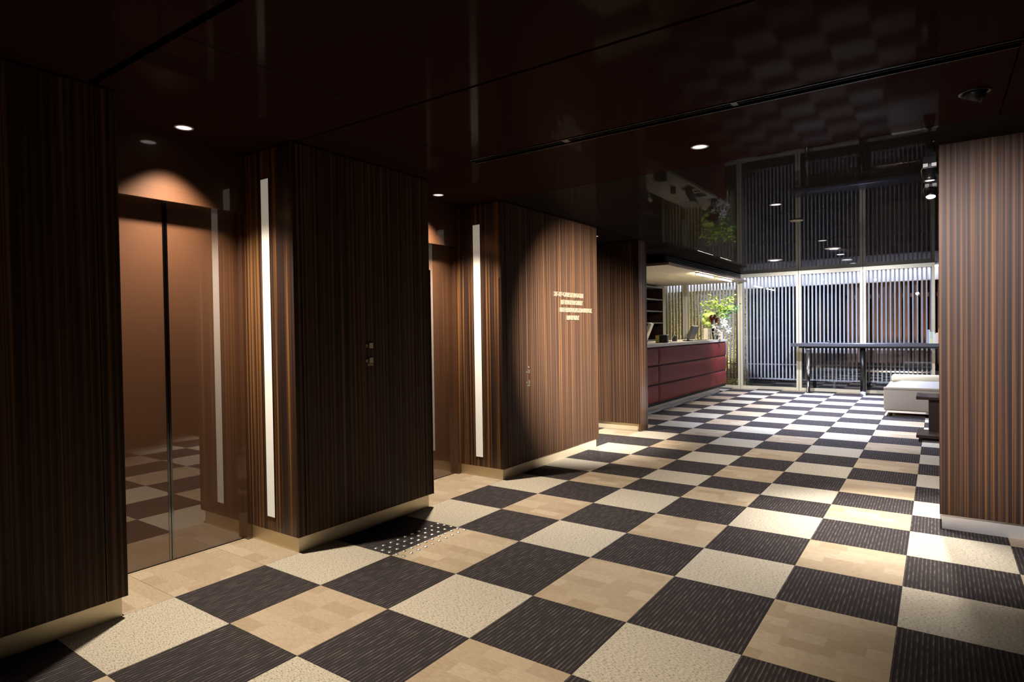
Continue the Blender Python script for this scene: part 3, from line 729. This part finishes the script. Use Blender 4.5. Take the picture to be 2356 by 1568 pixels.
for k, e_ in enumerate(ends):
    tip = Vector((FX, FY, ZC)) + Vector(e_); mid = top.lerp(tip, 0.5) + Vector((0, 0, 0.05))
    pts = [top + Vector((0, 0, -0.15)), top, top.lerp(mid, 0.6), mid, mid.lerp(tip, 0.55) + Vector((0.01, 0, 0.015)), tip]
    br = tube('branch', pts, [0.004, 0.0035, 0.003, 0.0025, 0.002, 0.001], M_TWIG, va, 5)
    V = []; F = []
    for q in range(32):
        t = 0.42 + 0.58 * rnd.random(); p = mid.lerp(tip, max(0, (t - 0.5) * 2)) if t > 0.5 else top.lerp(mid, t * 2)
        p = p + Vector((rnd.gauss(0, 0.04), rnd.gauss(0, 0.04), rnd.gauss(0, 0.03)))
        leafmesh(V, F, p, Vector((rnd.gauss(0, 1), rnd.gauss(0, 1), rnd.gauss(0.3, 0.7))), Vector((rnd.gauss(0, 0.4), rnd.gauss(0, 0.4), 1)), rnd.uniform(0.05, 0.085), rnd.uniform(0.016, 0.026))
    lf = mk('leaves', V, F, M_LEAF if k not in (7,) else M_LEAFD, br); lf['kind'] = 'stuff'
for k, (c, r) in enumerate((((-0.17, -0.05, 0.36), 0.075), ((-0.11, -0.07, 0.44), 0.08), ((-0.10, -0.09, 0.30), 0.07), ((-0.05, -0.05, 0.47), 0.07), ((-0.15, 0.03, 0.42), 0.07))):
    blob('hydrangea', (FX + c[0], FY + c[1], ZC + c[2]), r, M_HYD, va, 3, 0.5, seed=k)
blob('hydrangea', (FX + 0.13, FY, ZC + 0.45), 0.06, M_HYDW, va, 3, 0.4, seed=9)
def rose(c, r, k):
    V = []; F = []; rn = random.Random(k)
    for ring, (rr, hh, n) in enumerate(((0.3, 0.9, 4), (0.62, 0.75, 6), (1.0, 0.45, 7))):
        for i in range(n):
            a = 2 * math.pi * (i + 0.5 * ring) / n + rn.random() * 0.3; w_ = math.pi / n * 1.35; b = len(V)
            for (da, f, z) in ((-w_, 0.75, 0.0), (0, 0.85, -0.15), (w_, 0.75, 0.0), (-w_ * 0.9, 1.0, hh), (0, 1.12, hh + 0.12), (w_ * 0.9, 1.0, hh)):
                V.append(Vector(c) + Vector((math.cos(a + da) * rr * f * r, -z * r * 0.9 + 0.2 * r, math.sin(a + da) * rr * f * r)))
            F += [(b, b + 1, b + 4, b + 3), (b + 1, b + 2, b + 5, b + 4)]
    return mk('rose', V, F, M_ROSE, va, True)
for k, c in enumerate(((-0.01, -0.15, 0.43), (0.065, -0.15, 0.435), (0.02, -0.16, 0.37), (0.10, -0.15, 0.365))): rose((FX + c[0], FY + c[1], ZC + c[2]), 0.052, k)
def lily(c, d, r, k):
    V = []; F = []; d = Vector(d).normalized(); a1 = d.orthogonal().normalized(); a2 = d.cross(a1)
    for i in range(6):
        a = math.pi * i / 3; o = a1 * math.cos(a) + a2 * math.sin(a); s = d.cross(o); b = len(V); C = Vector(c)
        V += [C, C + d * r * 0.4 + o * r * 0.35 + s * r * 0.2, C + d * r * 0.55 + o * r * 0.8 + s * r * 0.16, C + d * r * 0.4 + o * r * 1.15,
              C + d * r * 0.55 + o * r * 0.8 - s * r * 0.16, C + d * r * 0.4 + o * r * 0.35 - s * r * 0.2]
        F += [(b, b + 1, b + 2, b + 4, b + 5), (b + 2, b + 3, b + 4)]
    return mk('lily', V, F, M_LILY, va)
for k, (c, d) in enumerate((((0.05, -0.13, 0.27), (-0.2, -1, 0)), ((0.13, -0.13, 0.20), (0.1, -1, -0.3)), ((0.20, -0.10, 0.30), (0.6, -1, 0.2)), ((0.26, -0.08, 0.19), (0.9, -0.8, -0.2)), ((0.07, -0.12, 0.16), (-0.1, -1, -0.5)), ((0.17, -0.08, 0.36), (0.5, -0.8, 0.6)))):
    lily((FX + c[0], FY + c[1], ZC + c[2]), d, 0.075, k)
Vv = []; Ff = []
for c in ((0.17, -0.1, 0.40), (-0.02, -0.1, 0.22), (0.05, -0.05, 0.49), (-0.22, -0.03, 0.46)): leafmesh(Vv, Ff, Vector((FX + c[0], FY + c[1], ZC + c[2])), Vector((c[0] * 3, -0.4, 0.3)), Vector((0, 0, 1)), 0.11, 0.03)
mk('broad_leaves', Vv, Ff, M_LEAFD, va)

# monitor
def display(x, y, label, yaw, s=1.0, pale=False):
    e = empty('monitor', (x, y, ZC), label, 'monitor', 'monitors on the counter')
    Rz = Matrix.Rotation(R(yaw), 3, 'Z'); T = Rz @ Matrix.Rotation(R(-22), 3, 'X')
    def pl_(nm, b, m, rot, par=e):
        V = [rot @ Vector(v) + Vector((x, y, ZC + 0.0)) for v in cubev(*b)]; return mk(nm, V, CUBEF, m, par)
    pl_('base', (-0.08 * s, 0.08 * s, -0.07 * s, 0.07 * s, 0.0, 0.015), M_PLAST, Rz)
    pl_('stand', (-0.02, 0.02, -0.015, 0.015, 0.015, 0.12 * s), M_PLAST, Rz)
    h = pl_('housing', (-0.15 * s, 0.15 * s, 0.0, 0.05, 0.05 * s, 0.30 * s), M_GREYP if not pale else M_WHITEM, T)
    pl_('screen', (-0.135 * s, 0.135 * s, -0.006, -0.0005, 0.065 * s, 0.285 * s), M_PLAST, T, h)
display(-1.56, 8.35, 'grey angled monitor on the counter beside the flowers', -90, 1.0)
display(-2.02, 7.35, 'pale monitor at the near end of the counter', -75, 1.2, True)
def desk_item(nm, b, m, label, cat, bev=0.004): return tag(box(nm, *b, m, None, bev), label, cat)
e = empty('card_stand', (-1.52, 6.95, ZC), 'black card stand with a yellow card at the near end of the counter', 'stand')
box('case', -1.60, -1.44, 6.98, 7.06, ZC, ZC + 0.13, M_PLAST, e, 0.006); box('card', -1.62, -1.56, 6.95, 6.972, ZC, ZC + 0.12, plain('yellow_card', (0.7, 0.6, 0.2), 0.6), e)
pc = empty('pen_cup', (-1.72, 8.1, ZC), 'black round pen cup on the counter', 'pen cup')
lathe('cup', [(0.045, 0.0), (0.048, 0.11), (0.044, 0.11), (0.041, 0.01), (0.0, 0.01)], (-1.72, 8.1, ZC), M_PLAST, pc, 20)
pn = empty('pen_stand', (-1.60, 7.55, ZC), 'slanted pen in a stand at the near end of the counter', 'pen')
lathe('foot', [(0.035, 0.0), (0.03, 0.012), (0.0, 0.016)], (-1.60, 7.55, ZC), M_CHROME, pn, 16); tube('pen', [(-1.60, 7.55, ZC + 0.012), (-1.52, 7.62, ZC + 0.17)], 0.004, M_WHITEM, pn, 6)
pn = empty('pen_stand', (-1.47, 8.65, ZC), 'slanted black pen in a flat stand beside the monitor', 'pen')
box('foot', -1.52, -1.42, 8.6, 8.7, ZC, ZC + 0.012, M_PLAST, pn, 0.003); tube('pen', [(-1.48, 8.65, ZC + 0.012), (-1.42, 8.68, ZC + 0.15)], 0.004, M_PLAST, pn, 6)
for k, (x, y, c, lb) in enumerate(((-1.55, 9.35, M_CREAMP, 'cream paper bag standing left of the flower vase'), (-1.36, 9.66, M_CREAMP, 'cream gift box standing right of the flower vase'))):
    tag(box('box', x - 0.035, x + 0.035, y - 0.03, y + 0.03, ZC, ZC + (0.22 if k == 0 else 0.15), c, None, 0.003), lb, 'box')
tag(box('tray', -1.62, -1.44, 8.85, 9.15, ZC, ZC + 0.012, M_PLAST, None, 0.003), 'flat black tray on the counter between monitor and vase', 'tray')

# shelf unit in the office
sh = empty('shelf_unit', (-3.2, 10.2, 0), 'dark open shelf unit with pale shelf edges behind the counter', 'shelf')
box('side', -3.49, -2.98, 9.60, 9.63, 0, 2.25, M_DWOOD, sh); box('side', -3.49, -2.98, 10.80, 10.83, 0, 2.25, M_DWOOD, sh); box('back', -3.498, -3.478, 9.63, 10.8, 0, 2.25, M_DWOOD, sh)
for z in (0.1, 0.6, 1.05, 1.43, 1.69, 1.95, 2.22): box('shelf', -3.477, -2.98, 9.631, 10.799, z, z + 0.025, M_GREYP, sh)

# ------------------------------------------------------------------ seating corner
tb = empty('tall_table', (1.2, 10.72, 0), 'long charcoal counter-height table before the slatted windows', 'table')
box('table_top', -0.24, 3.4, 10.48, 11.02, 0.925, 0.985, M_TABLE, tb, 0.004)
box('apron', -0.10, 3.3, 10.56, 10.98, 0.895, 0.9245, M_BLACK, tb)
lathe('chrome_leg', [(0.13, 0.0), (0.13, 0.006), (0.05, 0.014), (0.034, 0.02), (0.034, 0.78), (0.045, 0.78), (0.045, 0.86), (0.06, 0.86), (0.06, 0.894)], (0.03, 10.80, 0), M_CHROME, tb, 24)
lathe('leg', [(0.048, 0.075), (0.048, 0.894)], (0.99, 10.66, 0), M_BLACK, tb, 24); lathe('leg_foot', [(0.05, 0.0), (0.05, 0.0745)], (0.99, 10.66, 0), M_STEELC, tb, 24)
tp = empty('tablet', (0.22, 10.7, 0.985), 'flat grey tablet on the tall table', 'tablet')
box('body', 0.06, 0.42, 10.6, 10.85, 0.9855, 1.0, M_GREYP, tp, 0.004); box('screen', 0.075, 0.405, 10.615, 10.835, 1.0002, 1.002, M_PLAST, tp)
ch = lathe('hand_device', [(0.0, 0.0), (0.03, 0.004), (0.034, 0.018), (0.024, 0.032), (0.0, 0.036)], (0.40, 10.72, 1.0022), M_PLAST, None, 18); tag(ch, 'small round dark device lying on the tablet', 'device')
cb = tube('cable', [(-0.05, 10.6, 0.99), (-0.02, 10.65, 1.012), (0.02, 10.7, 0.99), (0.055, 10.72, 0.992)], 0.004, M_PLAST, None, 6); tag(cb, 'thin dark cable lying at the left end of the tall table', 'cable')
bk = ((0.030, 0.245, (0.35, 0.36, 0.40), 'grey spined book, leftmost of the row on the tall table'), (0.012, 0.24, (0.75, 0.75, 0.78), 'thin white tall book on the tall table'),
      (0.034, 0.205, (0.42, 0.55, 0.36), 'pale green and yellow book on the tall table'), (0.026, 0.21, (0.72, 0.70, 0.62), 'cream book in the middle of the row on the tall table'),
      (0.022, 0.18, (0.75, 0.68, 0.52), 'short buff book on the tall table'), (0.026, 0.19, (0.70, 0.66, 0.60), 'short pale book on the tall table'), (0.03, 0.26, (0.62, 0.24, 0.08), 'tall orange book leaning at the right end of the row'))
x = 1.99
for k, (t_, h_, c_, lb) in enumerate(bk):
    e = empty('book', (x + t_ / 2, 10.62, 0.985), lb, 'book', 'books on the tall table')
    mc = plain('cover_%d' % k, c_, 0.6)
    boxes('cover', [(x, x + 0.003, 10.55, 10.70, 0.9855, 0.985 + h_), (x + t_ - 0.003, x + t_, 10.55, 10.70, 0.9855, 0.985 + h_), (x + 0.003, x + t_ - 0.003, 10.55, 10.553, 0.9855, 0.985 + h_)], mc, e)
    box('pages', x + 0.003, x + t_ - 0.003, 10.5535, 10.696, 0.988, 0.985 + h_ - 0.005, M_PAPER, e)
    if k == 2: box('spine_label', x + 0.004, x + t_ - 0.004, 10.549, 10.5499, 0.99, 1.07, plain('yellow_label', (0.72, 0.66, 0.25), 0.6), e)
    x += t_ + 0.002

so = empty('daybed', (2.3, 8.5, 0), 'oatmeal upholstered low sofa with a white seat by the right pillar', 'sofa')
box('base', 1.50, 3.1, 7.80, 9.25, 0.085, 0.40, M_FABRIC, so, 0.02, 3)
def seatpad():
    bm = bmesh.new(); nx, ny = 10, 10; V = {}
    for a in range(nx + 1):
        for c in range(ny + 1):
            u, v = a / nx, c / ny; e = min(u, 1 - u, v, 1 - v)
            V[a, c] = bm.verts.new((1.53 + u * 1.55, 7.86 + v * 1.2, 0.395 + 0.05 * (1 - math.exp(-e / 0.06))))
    for a in range(nx):
        for c in range(ny): bm.faces.new((V[a, c], V[a + 1, c], V[a + 1, c + 1], V[a, c + 1]))
    return from_bm('seat_cushion', bm, M_SEAT, so, True)
seatpad()
box('front_piping', 1.50, 3.1, 7.795, 7.85, 0.385, 0.425, M_FABRIC, so, 0.012, 2)
box('bolster', 1.53, 3.1, 9.05, 9.25, 0.401, 0.52, M_FABRICL, so, 0.035, 3)
boxes('skid', [(1.52, 3.05, 7.83, 7.86, 0.055, 0.084), (1.52, 3.05, 9.15, 9.18, 0.055, 0.084)], M_CHROME, so)
for xx in (1.58, 2.9):
    for yy in (7.9, 9.1): lathe('foot', [(0.02, 0.0), (0.024, 0.0545)], (xx, yy, 0), M_BLACK, so, 12)
sd = empty('side_table', (2.3, 5.9, 0), 'dark wood side table with a slab top and slab foot beside the pillar', 'side table')
box('table_top', 1.945, 2.75, 5.72, 6.20, 0.475, 0.505, M_DWOOD, sd, 0.003); box('table_rim', 1.945, 1.99, 5.715, 6.205, 0.5052, 0.509, M_DWOOD, sd)
box('pedestal', 2.06, 2.62, 5.85, 6.08, 0.075, 0.4745, M_DWOOD, sd)
box('foot_slab', 1.945, 2.75, 5.72, 6.20, 0.042, 0.0745, M_DWOOD, sd, 0.003); boxes('foot_block', [(2.0, 2.7, 5.80, 6.12, 0.0, 0.0415)], M_BLACKM, sd)

# warm courtyard up-light on the pebble wall and a board-fence lamp
def upl(x, y, z, tgt, p, col, label):
    e = empty('ground_uplight', (x, y, -0.03), label, 'uplight', 'courtyard uplights')
    lathe('can', [(0.05, 0.0), (0.05, 0.08), (0.043, 0.08), (0.043, 0.06), (0.0, 0.06)], (x, y, -0.03), M_BLACK, e, 16); spotlamp((x, y, z), tgt, p, col, 120, 0.8, 0.03, e)
upl(-2.2, 11.75, 0.08, (-2.4, 12.1, 1.2), 130, (1.0, 0.80, 0.34), 'ground uplight before the pebble wall')
upl(1.5, 11.72, 0.08, (1.5, 12.62, 1.7), 110, (1.0, 0.7, 0.5), 'ground uplight before the brown board fence')
